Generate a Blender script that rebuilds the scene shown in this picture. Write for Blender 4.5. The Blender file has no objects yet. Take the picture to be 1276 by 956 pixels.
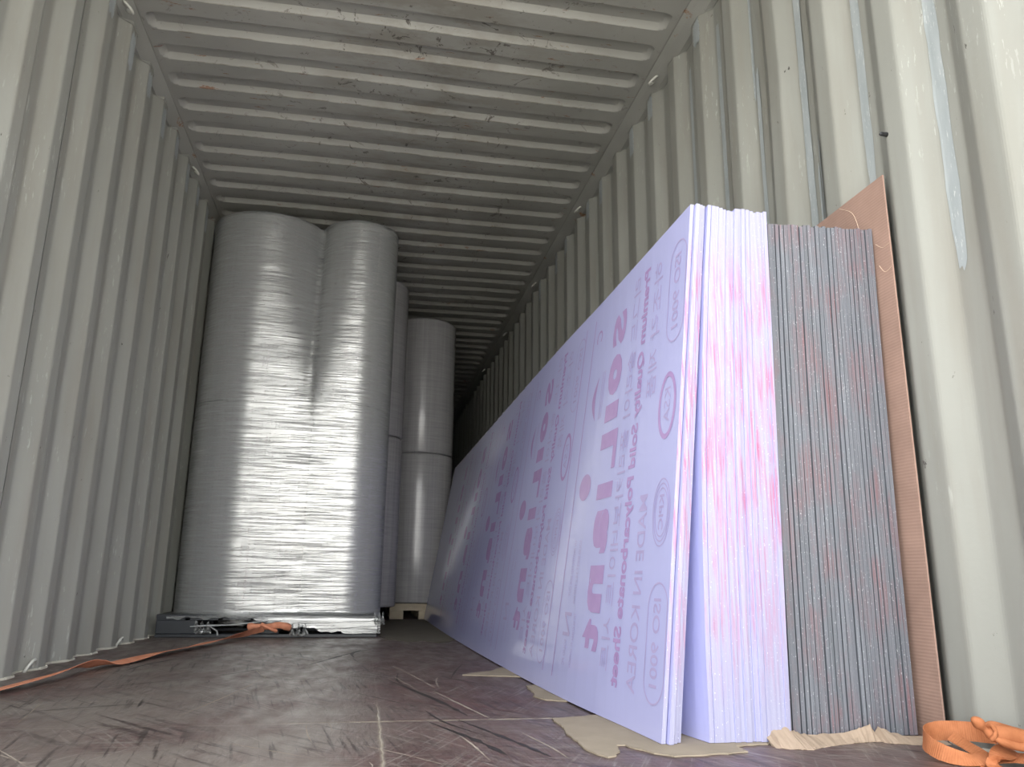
import bpy, bmesh, math, random
from mathutils import Vector, Matrix
random.seed(7)
S = bpy.context.scene
COL = S.collection

# ------------------------------------------------------------------ camera
F_PX = 976.7
YAW, PITCH, ROLL = math.radians(10.262), math.radians(13.94), math.radians(0.667)
fw = Vector((math.sin(YAW) * math.cos(PITCH), math.cos(YAW) * math.cos(PITCH), math.sin(PITCH)))
rt = Vector((math.cos(YAW), -math.sin(YAW), 0))
up = rt.cross(fw)
rt2 = rt * math.cos(ROLL) + up * math.sin(ROLL)
up2 = -rt * math.sin(ROLL) + up * math.cos(ROLL)
cam = bpy.data.cameras.new('camera')
cam.sensor_fit = 'HORIZONTAL'
cam.sensor_width = 36
cam.lens = 36 * F_PX / 1276
cam.clip_start = 0.02
co = bpy.data.objects.new('camera', cam)
COL.objects.link(co)
M = Matrix.Identity(4)
for i in range(3):
    M[i][0], M[i][1], M[i][2] = rt2[i], up2[i], -fw[i]
M[0][3], M[1][3], M[2][3] = 0.0, 0.0, 0.33
co.matrix_world = M
S.camera = co

# ------------------------------------------------------------------ world and exposure
S.view_settings.view_transform = 'Standard'
S.view_settings.look = 'None'
S.view_settings.gamma = 1
S.view_settings.use_curve_mapping = False
S.view_settings.exposure = 0.74
S.cycles.max_bounces = 10
S.cycles.diffuse_bounces = 3
S.cycles.glossy_bounces = 5
S.cycles.transparent_max_bounces = 12
S.cycles.use_denoising = True
W = bpy.data.worlds.new('overcast_sky')
S.world = W
W.use_nodes = True
wn, wl = W.node_tree.nodes, W.node_tree.links
wn.clear()
wo = wn.new('ShaderNodeOutputWorld')
bg = wn.new('ShaderNodeBackground')
tc = wn.new('ShaderNodeTexCoord')
sp = wn.new('ShaderNodeSeparateXYZ')
cr = wn.new('ShaderNodeValToRGB')
wl.new(tc.outputs['Generated'], sp.inputs[0])
wl.new(sp.outputs['Z'], cr.inputs[0])
cr.color_ramp.elements[0].position = 0.0
cr.color_ramp.elements[0].color = (1.0, 0.985, 0.94, 1)
cr.color_ramp.elements[1].position = 0.6
cr.color_ramp.elements[1].color = (0.93, 0.97, 1.0, 1)
wl.new(cr.outputs[0], bg.inputs[0])
SKY, GLOW = 2.35, 1.9
vd = wn.new('ShaderNodeVectorMath')
vd.operation = 'DOT_PRODUCT'
wl.new(tc.outputs['Generated'], vd.inputs[0])
vd.inputs[1].default_value = Vector((-0.28, -1.0, 0.30)).normalized()


def wmath(op, a, b):
    q = wn.new('ShaderNodeMath')
    q.operation = op
    for k, v_ in enumerate((a, b)):
        if isinstance(v_, (int, float)):
            q.inputs[k].default_value = v_
        else:
            wl.new(v_, q.inputs[k])
    return q.outputs[0]


# bright haze in the low sky opposite the open doors
glow = wmath('MULTIPLY', wmath('POWER', wmath('MAXIMUM', vd.outputs['Value'], 0.0), 5.0), GLOW)
wl.new(wmath('ADD', glow, SKY), bg.inputs[1])
wl.new(bg.outputs[0], wo.inputs[0])

# high sun on the yard outside; it stands behind the container and does not reach in
sl = bpy.data.lights.new('sun', 'SUN')
sl.energy = 9.0
sl.angle = math.radians(2)
sl.color = (1.0, 0.96, 0.90)
so = bpy.data.objects.new('sun', sl)
COL.objects.link(so)
so.rotation_euler = Vector((0.25, 0.55, 1.0)).to_track_quat('Z', 'Y').to_euler()

# ------------------------------------------------------------------ helpers
def link(o, parent=None):
    COL.objects.link(o)
    if parent is not None:
        o.parent = parent
    return o


def mesh(name, verts, faces, mats, parent=None, smooth=False, fm=None, origin=None):
    """one mesh object; verts in world coordinates, origin moved to `origin`"""
    og = Vector(origin) if origin is not None else Vector((0, 0, 0))
    poff = Vector((0, 0, 0))
    if parent is not None:
        poff = WORLD.get(parent.name, Vector((0, 0, 0)))
        if origin is None:
            og = poff
    me = bpy.data.meshes.new(name)
    me.from_pydata([tuple(Vector(v) - og) for v in verts], [], faces)
    if not isinstance(mats, (list, tuple)):
        mats = [mats]
    for m in mats:
        me.materials.append(m)
    if fm:
        for p, i in zip(me.polygons, fm):
            p.material_index = i
    if smooth:
        for p in me.polygons:
            p.use_smooth = True
    me.update()
    bm = bmesh.new()
    bm.from_mesh(me)
    bmesh.ops.recalc_face_normals(bm, faces=bm.faces)
    bm.to_mesh(me)
    bm.free()
    o = bpy.data.objects.new(name, me)
    link(o, parent)
    o.location = og - poff
    WORLD[o.name] = og
    return o


WORLD = {}


def empty(name, loc):
    o = bpy.data.objects.new(name, None)
    o.empty_display_size = 0.1
    link(o)
    o.location = loc
    WORLD[o.name] = Vector(loc)
    return o


def tag(o, label, cat, group=None, kind=None):
    o['label'] = label
    o['category'] = cat
    if group:
        o['group'] = group
    if kind:
        o['kind'] = kind
    return o


def struct(o):
    o['kind'] = 'structure'
    return o


class MB:
    def __init__(s):
        s.v, s.f, s.m = [], [], []

    def add(s, v, f, m=0):
        n = len(s.v)
        s.v += [tuple(a) for a in v]
        s.f += [tuple(i + n for i in q) for q in f]
        s.m += [m] * len(f)

    def box(s, x0, x1, y0, y1, z0, z1, m=0, bev=0.0):
        if bev <= 0:
            v = [(x, y, z) for x in (x0, x1) for y in (y0, y1) for z in (z0, z1)]
            s.add(v, [(0, 1, 3, 2), (4, 6, 7, 5), (0, 4, 5, 1), (2, 3, 7, 6), (0, 2, 6, 4), (1, 5, 7, 3)], m)
            return
        bm = bmesh.new()
        bmesh.ops.create_cube(bm, size=1)
        for q in bm.verts:
            q.co = Vector(((x0 + x1) / 2 + q.co.x * (x1 - x0), (y0 + y1) / 2 + q.co.y * (y1 - y0), (z0 + z1) / 2 + q.co.z * (z1 - z0)))
        bmesh.ops.bevel(bm, geom=bm.edges[:], offset=bev, segments=2, affect='EDGES', profile=0.5)
        bm.verts.index_update()
        s.add([q.co[:] for q in bm.verts], [tuple(q.index for q in f.verts) for f in bm.faces], m)
        bm.free()

    def tube(s, pts, r, n=8, m=0, cap=True):
        pts = [Vector(p) for p in pts]
        rr = r if isinstance(r, (list, tuple)) else [r] * len(pts)
        v = []
        ref = Vector((0.13, 0.27, 0.95))
        for i, p in enumerate(pts):
            t = (pts[min(i + 1, len(pts) - 1)] - pts[max(i - 1, 0)]).normalized()
            a = t.cross(ref)
            if a.length < 1e-3:
                a = t.cross(Vector((1, 0, 0)))
            a.normalize()
            b = t.cross(a)
            for k in range(n):
                an = 2 * math.pi * k / n
                v.append(p + (a * math.cos(an) + b * math.sin(an)) * rr[i])
        f = []
        for i in range(len(pts) - 1):
            for k in range(n):
                k2 = (k + 1) % n
                f.append((i * n + k, i * n + k2, (i + 1) * n + k2, (i + 1) * n + k))
        if cap:
            f.append(tuple(range(n - 1, -1, -1)))
            f.append(tuple(range((len(pts) - 1) * n, len(pts) * n)))
        s.add(v, f, m)

    def build(s, name, mats, parent=None, smooth=False, origin=None):
        return mesh(name, s.v, s.f, mats, parent, smooth, s.m, origin)


def lerp(a, b, t):
    return a + (b - a) * t


def sstep(a, b, x):
    t = max(0.0, min(1.0, (x - a) / (b - a)))
    return t * t * (3 - 2 * t)


def interp(x, xs, ys):
    """monotone-ish cubic through the points"""
    n = len(xs)
    if x <= xs[0]:
        s = (ys[1] - ys[0]) / (xs[1] - xs[0])
        return ys[0] + s * (x - xs[0])
    if x >= xs[-1]:
        return ys[-1]
    sl = [(ys[i + 1] - ys[i]) / (xs[i + 1] - xs[i]) for i in range(n - 1)]
    tg = [sl[0]] + [(sl[i - 1] + sl[i]) / 2 for i in range(1, n - 1)] + [sl[-1]]
    for i in range(n - 1):
        if x <= xs[i + 1]:
            h = xs[i + 1] - xs[i]
            t = (x - xs[i]) / h
            return ((2 * t ** 3 - 3 * t * t + 1) * ys[i] + (t ** 3 - 2 * t * t + t) * h * tg[i]
                    + (-2 * t ** 3 + 3 * t * t) * ys[i + 1] + (t ** 3 - t * t) * h * tg[i + 1])


def catmull(P, n):
    P = [Vector(p) for p in P]
    out = []
    for i in range(len(P) - 1):
        p0, p1, p2, p3 = P[max(i - 1, 0)], P[i], P[i + 1], P[min(i + 2, len(P) - 1)]
        for k in range(n):
            t = k / n
            out.append(0.5 * ((2 * p1) + (p2 - p0) * t + (2 * p0 - 5 * p1 + 4 * p2 - p3) * t * t + (3 * p1 - p0 - 3 * p2 + p3) * t ** 3))
    out.append(P[-1])
    return out


# ------------------------------------------------------------------ node materials
class NM:
    def __init__(s, name):
        s.mat = bpy.data.materials.new(name)
        s.mat.use_nodes = True
        s.n, s.l = s.mat.node_tree.nodes, s.mat.node_tree.links
        s.n.clear()
        s.out = s.n.new('ShaderNodeOutputMaterial')
        s.p = s.n.new('ShaderNodeBsdfPrincipled')
        s.l.new(s.p.outputs[0], s.out.inputs[0])
        s._pos = None

    def set(s, node, inp, v):
        i = node.inputs[inp]
        if hasattr(v, 'bl_idname') or isinstance(v, bpy.types.NodeSocket):
            s.l.new(v, i)
        else:
            if isinstance(v, (tuple, list)) and len(v) == 3 and i.type == 'RGBA':
                v = (*v, 1)
            i.default_value = v

    def P(s, **k):
        names = dict(color='Base Color', rough='Roughness', metal='Metallic', coat='Coat Weight', coat_rough='Coat Roughness',
                     spec='Specular IOR Level', normal='Normal', alpha='Alpha', sss='Subsurface Weight', ior='IOR', trans='Transmission Weight',
                     coat_normal='Coat Normal', sheen='Sheen Weight', aniso='Anisotropic')
        for a, v in k.items():
            s.set(s.p, names[a], v)
        return s

    def pos(s, kind='world'):
        if kind == 'world':
            g = s.n.new('ShaderNodeNewGeometry')
            return g.outputs['Position']
        t = s.n.new('ShaderNodeTexCoord')
        return t.outputs['Object']

    def map(s, vec, scale=(1, 1, 1), loc=(0, 0, 0), rot=(0, 0, 0)):
        if tuple(rot) != (0, 0, 0):
            q = s.n.new('ShaderNodeMapping')
            s.l.new(vec, q.inputs[0])
            q.inputs['Rotation'].default_value = rot
            vec = q.outputs[0]
        m = s.n.new('ShaderNodeMapping')
        s.l.new(vec, m.inputs[0])
        m.inputs['Location'].default_value = loc
        m.inputs['Scale'].default_value = scale
        return m.outputs[0]

    def noise(s, vec, scale=5, detail=3, rough=0.5, dist=0.0):
        t = s.n.new('ShaderNodeTexNoise')
        s.l.new(vec, t.inputs['Vector'])
        t.inputs['Scale'].default_value = scale
        t.inputs['Detail'].default_value = detail
        t.inputs['Roughness'].default_value = rough
        t.inputs['Distortion'].default_value = dist
        return t.outputs['Fac']

    def wave(s, vec, scale, axis='Z', dist=0.0):
        t = s.n.new('ShaderNodeTexWave')
        t.bands_direction = axis
        s.l.new(vec, t.inputs['Vector'])
        t.inputs['Scale'].default_value = scale
        t.inputs['Distortion'].default_value = dist
        return t.outputs['Fac']

    def ramp(s, fac, stops, const=False):
        r = s.n.new('ShaderNodeValToRGB')
        if const:
            r.color_ramp.interpolation = 'CONSTANT'
        s.l.new(fac, r.inputs[0])
        e = r.color_ramp.elements
        while len(e) < len(stops):
            e.new(0.5)
        for q, (p, c) in zip(e, stops):
            q.position = p
            q.color = (c, c, c, 1) if isinstance(c, (int, float)) else (*c, 1)
        return r.outputs[0]

    def mix(s, fac, a, b, mode='MIX'):
        m = s.n.new('ShaderNodeMix')
        m.data_type = 'RGBA'
        m.blend_type = mode
        for nm, v in ((0, fac), (6, a), (7, b)):
            i = m.inputs[nm]
            if isinstance(v, bpy.types.NodeSocket):
                s.l.new(v, i)
            elif nm == 0:
                i.default_value = v
            else:
                i.default_value = (*v, 1) if len(v) == 3 else v
        return m.outputs[2]

    def math(s, op, a, b=0.0, c=None):
        m = s.n.new('ShaderNodeMath')
        m.operation = op
        for k, v in enumerate((a, b, c)):
            if v is None:
                continue
            if isinstance(v, bpy.types.NodeSocket):
                s.l.new(v, m.inputs[k])
            else:
                m.inputs[k].default_value = v
        return m.outputs[0]

    def xyz(s, vec):
        m = s.n.new('ShaderNodeSeparateXYZ')
        s.l.new(vec, m.inputs[0])
        return m.outputs

    def bump(s, h, strength=0.3, dist=0.01, normal=None):
        b = s.n.new('ShaderNodeBump')
        b.inputs['Strength'].default_value = strength
        b.inputs['Distance'].default_value = dist
        s.l.new(h, b.inputs['Height'])
        if normal is not None:
            s.l.new(normal, b.inputs['Normal'])
        return b.outputs[0]


def mat_wall():
    m = NM('wall_paint')
    p = m.pos()
    big = m.noise(m.map(p, (1, 1, 0.35)), 2.2, 4)
    c = m.ramp(big, [(0.3, (0.275, 0.278, 0.252)), (0.7, (0.345, 0.348, 0.318))])
    sc = m.noise(m.map(p, (6, 6, 1.0)), 14, 5, 0.65)
    c = m.mix(m.math('MULTIPLY', m.ramp(sc, [(0.61, 0), (0.64, 0.8)]), m.ramp(m.noise(m.map(p, (1, 1, 1), loc=(1, 8, 3)), 2.5, 2), [(0.50, 0), (0.58, 1)])), c, (0.46, 0.47, 0.44))
    ch = m.noise(m.map(p, (3, 3, 1.6), loc=(5, 1, 2)), 9, 6, 0.7)
    c = m.mix(m.ramp(ch, [(0.685, 0), (0.70, 1)]), c, (0.06, 0.055, 0.05))
    dirt = m.noise(m.map(p, (2, 5, 0.5), loc=(2, 0, 7)), 3, 5)
    c = m.mix(m.ramp(dirt, [(0.45, 0.0), (0.70, 0.5)]), c, (0.25, 0.235, 0.20))
    m.P(color=c, rough=m.ramp(big, [(0.3, 0.42), (0.7, 0.55)]), spec=0.4,
        normal=m.bump(m.noise(p, 60, 3), 0.12, 0.004))
    return m.mat


def mat_patch():
    m = NM('repaint_strip')
    p = m.pos()
    c = m.ramp(m.noise(m.map(p, (4, 4, 1)), 7, 4), [(0.3, (0.34, 0.375, 0.385)), (0.7, (0.43, 0.465, 0.475))])
    sc = m.noise(m.map(p, (10, 10, 1.5), loc=(3, 3, 3)), 22, 5, 0.7)
    c = m.mix(m.ramp(sc, [(0.60, 0), (0.66, 0.8)]), c, (0.70, 0.72, 0.70))
    m.P(color=c, rough=0.4)
    return m.mat


def mat_roof():
    m = NM('roof_paint')
    p = m.pos()
    c = m.ramp(m.noise(p, 2, 4), [(0.3, (0.31, 0.308, 0.285)), (0.7, (0.38, 0.378, 0.35))])
    x = m.xyz(p)
    # soiling rubbed along the middle of the roof
    mid = m.ramp(m.math('ABSOLUTE', m.math('SUBTRACT', x[0], 0.15)), [(0.0, 1), (0.85, 0)])
    sm = m.noise(m.map(p, (1.4, 3, 1)), 3.2, 5, 0.65)
    c = m.mix(m.math('MULTIPLY', m.ramp(sm, [(0.45, 0), (0.60, 0.6)]), mid), c, (0.22, 0.20, 0.165))
    s2 = m.noise(m.map(p, (1.0, 1.0, 1), rot=(0, 0, 0.6)), 11, 7, 0.75, 1.2)
    c = m.mix(m.math('MULTIPLY', m.ramp(s2, [(0.60, 0), (0.62, 0.85)]), m.ramp(mid, [(0.0, 0.35), (0.6, 1)])), c, (0.07, 0.06, 0.05))
    s3 = m.noise(m.map(p, (2.0, 9, 1), loc=(9, 2, 0)), 4, 6, 0.7)
    c = m.mix(m.ramp(s3, [(0.645, 0), (0.67, 0.8)]), c, (0.22, 0.10, 0.05))
    # edge shade and grime painted along the two creases of every corrugation
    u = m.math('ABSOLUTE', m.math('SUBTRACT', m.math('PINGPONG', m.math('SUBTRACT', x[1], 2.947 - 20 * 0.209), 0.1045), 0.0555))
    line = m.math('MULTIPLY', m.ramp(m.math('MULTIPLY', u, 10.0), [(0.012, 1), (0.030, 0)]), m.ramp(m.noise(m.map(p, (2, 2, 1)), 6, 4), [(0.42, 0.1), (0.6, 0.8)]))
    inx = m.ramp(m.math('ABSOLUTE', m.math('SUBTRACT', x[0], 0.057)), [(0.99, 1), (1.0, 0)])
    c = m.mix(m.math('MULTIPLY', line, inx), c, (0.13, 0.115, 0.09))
    m.P(color=c, rough=0.42, spec=0.45, normal=m.bump(m.noise(p, 30, 3), 0.15, 0.004))
    return m.mat


def mat_rail():
    m = NM('rail_paint')
    p = m.pos()
    c = m.ramp(m.noise(p, 3, 4), [(0.3, (0.28, 0.28, 0.255)), (0.7, (0.34, 0.34, 0.315))])
    n = m.noise(m.map(p, (1, 1, 1), loc=(1.3, 4, 2)), 5.5, 6, 0.75)
    c = m.mix(m.ramp(n, [(0.62, 0), (0.68, 1)]), c, (0.23, 0.10, 0.035))
    n2 = m.noise(m.map(p, (1, 2, 1), loc=(7, 2, 2)), 14, 6, 0.75)
    c = m.mix(m.ramp(n2, [(0.68, 0), (0.70, 1)]), c, (0.04, 0.035, 0.03))
    m.P(color=c, rough=0.5)
    return m.mat


def mat_floor():
    m = NM('plywood_floor')
    p = m.pos()
    x = m.xyz(p)
    base = m.ramp(m.noise(m.map(p, (16, 1.6, 1), rot=(0, 0, -0.35)), 3, 6, 0.7), [(0.3, (0.028, 0.012, 0.014)), (0.7, (0.115, 0.045, 0.045))])
    dust = m.noise(m.map(p, (1.0, 0.8, 1), loc=(0.7, 3.1, 0)), 1.9, 5, 0.6)
    left = m.ramp(m.math('ADD', x[0], 0.0), [(0.0, 1.0), (0.12, 0.35), (0.7, 0.5)])
    dm = m.math('MULTIPLY', m.ramp(dust, [(0.36, 0.15), (0.58, 1.0)]), left)
    c = m.mix(dm, base, (0.175, 0.148, 0.130))
    # long scuffs in several directions
    for k, (rot, sx, sy, sc, col, lo, hi) in enumerate([
            (0.45, 30, 1.0, 3, (0.24, 0.21, 0.19), 0.60, 0.68), (-0.5, 36, 1.2, 3, (0.26, 0.23, 0.205), 0.62, 0.68),
            (0.1, 1.5, 30, 3, (0.20, 0.175, 0.16), 0.58, 0.68), (-0.7, 22, 1, 2, (0.030, 0.017, 0.018), 0.60, 0.66),
            (-0.15, 26, 1, 2.4, (0.025, 0.017, 0.017), 0.60, 0.66)]):
        n = m.noise(m.map(p, (sx, sy, 1), loc=(k * 3.1, k, 0), rot=(0, 0, rot)), sc, 5, 0.65)
        area = m.noise(m.map(p, (1, 1, 1), loc=(k * 7.0, 2, 0)), 2.6, 2)
        c = m.mix(m.math('MULTIPLY', m.ramp(n, [(lo - 0.05, 0), (hi - 0.04, 0.85)]), m.ramp(area, [(0.42, 0), (0.56, 1)])), c, col)
    fine = m.noise(m.map(p, (5, 60, 1)), 4, 5, 0.7)
    c = m.mix(m.ramp(fine, [(0.50, 0), (0.66, 0.6)]), c, (0.24, 0.195, 0.17))
    # splintered pale joint lines between the boards
    wob = m.math('MULTIPLY', m.math('SUBTRACT', m.noise(p, 14, 4), 0.5), 0.012)
    dx = m.math('ABSOLUTE', m.math('ADD', m.math('SUBTRACT', x[0], 0.053), wob))
    yy = m.math('PINGPONG', m.math('SUBTRACT', x[1], 1.993 - 2.4), 1.2)
    yy2 = m.math('ABSOLUTE', m.math('ADD', yy, wob))
    e1 = m.math('MULTIPLY', m.ramp(dx, [(0.0015, 1), (0.0045, 0)]), m.ramp(m.math('DIVIDE', x[1], 6.0), [(0.34, 1), (0.39, 0.12)]))
    e2 = m.math('MULTIPLY', m.ramp(yy2, [(0.003, 1), (0.010, 0)]), m.ramp(m.math('ADD', x[0], 0.5), [(0.30, 0.12), (0.48, 1)]))
    edge = m.math('MAXIMUM', e1, e2)
    brk = m.ramp(m.noise(p, 9, 5, 0.7), [(0.40, 0.25), (0.55, 1)])
    c = m.mix(m.math('MULTIPLY', edge, brk), c, (0.36, 0.31, 0.24))
    r = m.ramp(m.noise(m.map(p, (3, 1, 1)), 6, 5), [(0.3, 0.30), (0.7, 0.52)])
    h = m.math('ADD', m.noise(m.map(p, (12, 2, 1)), 9, 4), m.math('MULTIPLY', edge, -1.5))
    m.P(color=c, rough=r, spec=0.45, normal=m.bump(h, 0.35, 0.003))
    return m.mat


def mat_simple(name, col, rough=0.6, **k):
    m = NM(name)
    p = m.pos()
    n = m.noise(p, 12, 4)
    c = m.mix(m.ramp(n, [(0.3, 0), (0.7, 1)]), tuple(v * 0.86 for v in col), tuple(min(1, v * 1.1) for v in col))
    m.P(color=c, rough=rough, **k)
    return m.mat


def mat_sheet_face(name, col, rough=0.10):
    m = NM(name)
    p = m.pos()
    n = m.noise(m.map(p, (1, 1.5, 0.7)), 2.2, 3)
    c = m.mix(n, tuple(v * 0.95 for v in col), col)
    film = m.noise(m.map(p, (1, 14, 2.0)), 3, 4, 0.6)
    crk = m.noise(m.map(p, (1, 5, 26), rot=(0.5, 0, 0)), 4, 5, 0.7)
    area = m.ramp(m.noise(m.map(p, (1, 1, 0.8), loc=(0, 5.3, 0.4)), 1.7, 2), [(0.52, 0), (0.66, 1)])
    h = m.math('ADD', m.math('MULTIPLY', film, 0.35), m.math('MULTIPLY', m.math('MULTIPLY', crk, area), 0.7))
    m.P(color=c, rough=rough, spec=0.36, normal=m.bump(h, 0.06, 0.003))
    return m.mat


def mat_white_edge():
    m = NM('white_sheet_edge')
    p = m.pos()
    blot = m.noise(m.map(p, (16, 0.2, 4.2), loc=(0.3, 0, 1.7)), 2.2, 4, 0.65)
    strk = m.noise(m.map(p, (50, 0.2, 2.4)), 3.0, 3, 0.6)
    x = m.xyz(p)
    hmask = m.ramp(m.math('DIVIDE', x[2], 1.25), [(0.0, 0.0), (0.05, 0.0), (0.16, 0.55), (0.45, 1), (0.80, 0.9), (0.92, 0.0)])
    f = m.math('MULTIPLY', m.math('MULTIPLY', m.ramp(blot, [(0.34, 0.15), (0.56, 1)]), m.ramp(strk, [(0.42, 0.05), (0.60, 1)])), hmask)
    c = m.mix(m.math('MULTIPLY', f, 0.95), (0.30, 0.295, 0.43), (0.37, 0.11, 0.215))
    br = m.noise(m.map(p, (260, 1, 3)), 1.0, 2)
    c = m.mix(m.ramp(br, [(0.35, 0), (0.7, 0.45)]), c, (0.385, 0.385, 0.49))
    spk = m.noise(m.map(p, (3, 1, 1.2)), 160, 2)
    c = m.mix(m.ramp(spk, [(0.70, 0), (0.74, 1)]), c, (0.7, 0.7, 0.75))
    m.P(color=c, rough=0.55, spec=0.35, normal=m.bump(m.noise(m.map(p, (1, 1, 0.6)), 260, 2), 0.35, 0.001))
    return m.mat


def mat_grey_edge():
    m = NM('grey_sheet_edge')
    p = m.pos()
    strk = m.noise(m.map(p, (130, 0.2, 1.6)), 2.0, 4, 0.7)
    c = m.ramp(strk, [(0.30, (0.10, 0.108, 0.12)), (0.52, (0.15, 0.158, 0.18)), (0.74, (0.24, 0.255, 0.285))])
    oi = m.n.new('ShaderNodeObjectInfo')
    c = m.mix(m.ramp(oi.outputs['Random'], [(0.0, 0.0), (1.0, 0.45)]), c, (0.15, 0.155, 0.18))
    blot = m.noise(m.map(p, (7, 0.2, 3.0), loc=(4.3, 0, 0.2)), 2.4, 4, 0.6)
    s2 = m.noise(m.map(p, (90, 0.2, 2.0), loc=(3, 0, 1)), 3.0, 3)
    f = m.math('MULTIPLY', m.ramp(blot, [(0.45, 0.0), (0.66, 1)]), m.ramp(s2, [(0.40, 0.1), (0.66, 1)]))
    c = m.mix(m.math('MULTIPLY', f, 0.85), c, (0.21, 0.10, 0.11))
    spk = m.noise(m.map(p, (1, 1, 0.4)), 420, 2)
    c = m.mix(m.ramp(spk, [(0.66, 0), (0.72, 0.55)]), c, (0.60, 0.62, 0.64))
    m.P(color=c, rough=0.6, spec=0.3, normal=m.bump(m.noise(m.map(p, (1, 1, 0.5)), 300, 2), 0.4, 0.001))
    return m.mat


def mat_ink():
    m = NM('faded_red_print')
    p = m.pos()
    c = m.ramp(m.noise(p, 30, 3), [(0.3, (0.42, 0.285, 0.56)), (0.7, (0.46, 0.32, 0.60))])
    m.P(color=c, rough=0.14, spec=0.36)
    return m.mat


def mat_ink_thin():
    m = NM('thin_red_print')
    p = m.pos()
    c = m.ramp(m.noise(p, 30, 3), [(0.3, (0.44, 0.385, 0.65)), (0.7, (0.48, 0.42, 0.69))])
    m.P(color=c, rough=0.14, spec=0.36)
    return m.mat


def wrap_bump(m, p, k=1.0):
    """fine level creases of tightly wound stretch film"""
    a = m.noise(m.map(p, (1.8, 1.8, 58)), 2.0, 5, 0.65, 0.25)
    b = m.noise(m.map(p, (5, 5, 110)), 2.0, 4, 0.7)
    c = m.noise(m.map(p, (1.5, 1.5, 7)), 2.0, 3)
    return m.math('ADD', m.math('ADD', m.math('MULTIPLY', a, 1.0 * k), m.math('MULTIPLY', b, 0.5 * k)), m.math('MULTIPLY', c, 0.6))


def mat_roll():
    m = NM('wrapped_roll')
    p = m.pos()
    v = m.noise(m.map(p, (26, 26, 0.6)), 2.0, 4, 0.6)
    h = m.noise(m.map(p, (2, 2, 60)), 2.0, 4, 0.6)
    c = m.ramp(m.math('ADD', m.math('MULTIPLY', v, 0.5), m.math('MULTIPLY', h, 0.5)), [(0.35, (0.33, 0.325, 0.335)), (0.65, (0.45, 0.44, 0.45))])
    n = m.bump(wrap_bump(m, p, 1.0), 0.5, 0.0011)
    m.P(color=c, rough=0.24, spec=0.55, normal=n, coat=0.3, coat_rough=0.1)
    return m.mat


def mat_film():
    m = NM('stretch_film')
    p = m.pos()
    n = m.bump(wrap_bump(m, p, 1.3), 0.6, 0.0019)
    x = m.xyz(p)
    h = m.noise(m.map(p, (1.8, 1.8, 62)), 2.0, 5, 0.72)
    v = m.noise(m.map(p, (40, 40, 0.5)), 2.0, 4, 0.7)
    al = m.ramp(m.math('ADD', m.math('MULTIPLY', h, 0.9), m.math('MULTIPLY', v, 0.1)), [(0.3, 0.30), (0.7, 0.75)])
    c = m.ramp(h, [(0.3, (0.30, 0.31, 0.31)), (0.7, (0.50, 0.52, 0.52))])
    gl = m.n.new('ShaderNodeBsdfGlossy')
    gl.inputs['Roughness'].default_value = 0.15
    m.l.new(n, gl.inputs['Normal'])
    gl.inputs['Color'].default_value = (0.93, 0.93, 0.90, 1)
    m.P(color=c, rough=0.3, spec=0.6, normal=n)
    mx = m.n.new('ShaderNodeMixShader')
    mx.inputs[0].default_value = 0.34
    tr = m.n.new('ShaderNodeBsdfTransparent')
    mx2 = m.n.new('ShaderNodeMixShader')
    m.l.new(al, mx2.inputs[0])
    m.l.new(tr.outputs[0], mx2.inputs[1])
    m.l.new(m.p.outputs[0], mx2.inputs[2])
    m.l.new(mx2.outputs[0], mx.inputs[1])
    m.l.new(gl.outputs[0], mx.inputs[2])
    m.l.new(m.ramp(h, [(0.40, 0.02), (0.62, 0.34)]), mx.inputs[0])
    m.l.new(mx.outputs[0], m.out.inputs[0])
    return m.mat


def mat_cardboard(name, col, axis=2, freq=150):
    m = NM(name)
    p = m.pos()
    x = m.xyz(p)
    w = m.math('SINE', m.math('MULTIPLY', x[axis], freq * 6.283))
    n = m.noise(p, 8, 5, 0.6)
    c = m.mix(m.ramp(n, [(0.3, 0), (0.7, 1)]), tuple(v * 0.85 for v in col), tuple(min(1, v * 1.08) for v in col))
    c = m.mix(m.ramp(w, [(0.2, 0), (1.0, 0.10)]), c, tuple(v * 0.6 for v in col))
    m.P(color=c, rough=0.85, spec=0.15, normal=m.bump(w, 0.25, 0.0006))
    return m.mat


def mat_strap(name, a_, b_):
    m = NM(name)
    p = m.pos('object')
    uv = m.n.new('ShaderNodeUVMap')
    uvx = m.xyz(uv.outputs[0])
    w = m.math('SINE', m.math('MULTIPLY', uvx[0], 1500.0))
    n = m.noise(m.pos(), 25, 5, 0.6)
    c = m.ramp(n, [(0.3, a_), (0.7, b_)])
    c = m.mix(m.ramp(w, [(0.3, 0), (1, 0.25)]), c, (0.30, 0.09, 0.035))
    m.P(color=c, rough=0.75, spec=0.2, normal=m.bump(w, 0.3, 0.001))
    return m.mat


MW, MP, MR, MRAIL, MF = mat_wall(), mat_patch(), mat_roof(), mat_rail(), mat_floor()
M_CAULK = mat_simple('weld_bead', (0.52, 0.50, 0.43), 0.7)
M_RING = mat_simple('painted_ring', (0.52, 0.52, 0.48), 0.45)
M_WFACE = mat_sheet_face('white_sheet_face', (0.49, 0.50, 0.81))
M_WEDGE = mat_white_edge()
M_GFACE = mat_sheet_face('grey_sheet_face', (0.12, 0.13, 0.15), 0.2)
M_GEDGE = mat_grey_edge()
M_INK, M_INK2 = mat_ink(), mat_ink_thin()
M_ROLL, M_FILM = mat_roll(), mat_film()
M_BLACK = mat_simple('black_plastic', (0.018, 0.022, 0.028), 0.4)
M_WOOD = mat_simple('wrapped_pallet_wood', (0.42, 0.35, 0.25), 0.5)
M_CBW = mat_cardboard('wall_cardboard', (0.37, 0.245, 0.198), 2, 135)
M_CBF = mat_cardboard('floor_cardboard', (0.31, 0.26, 0.20), 1, 110)
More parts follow.
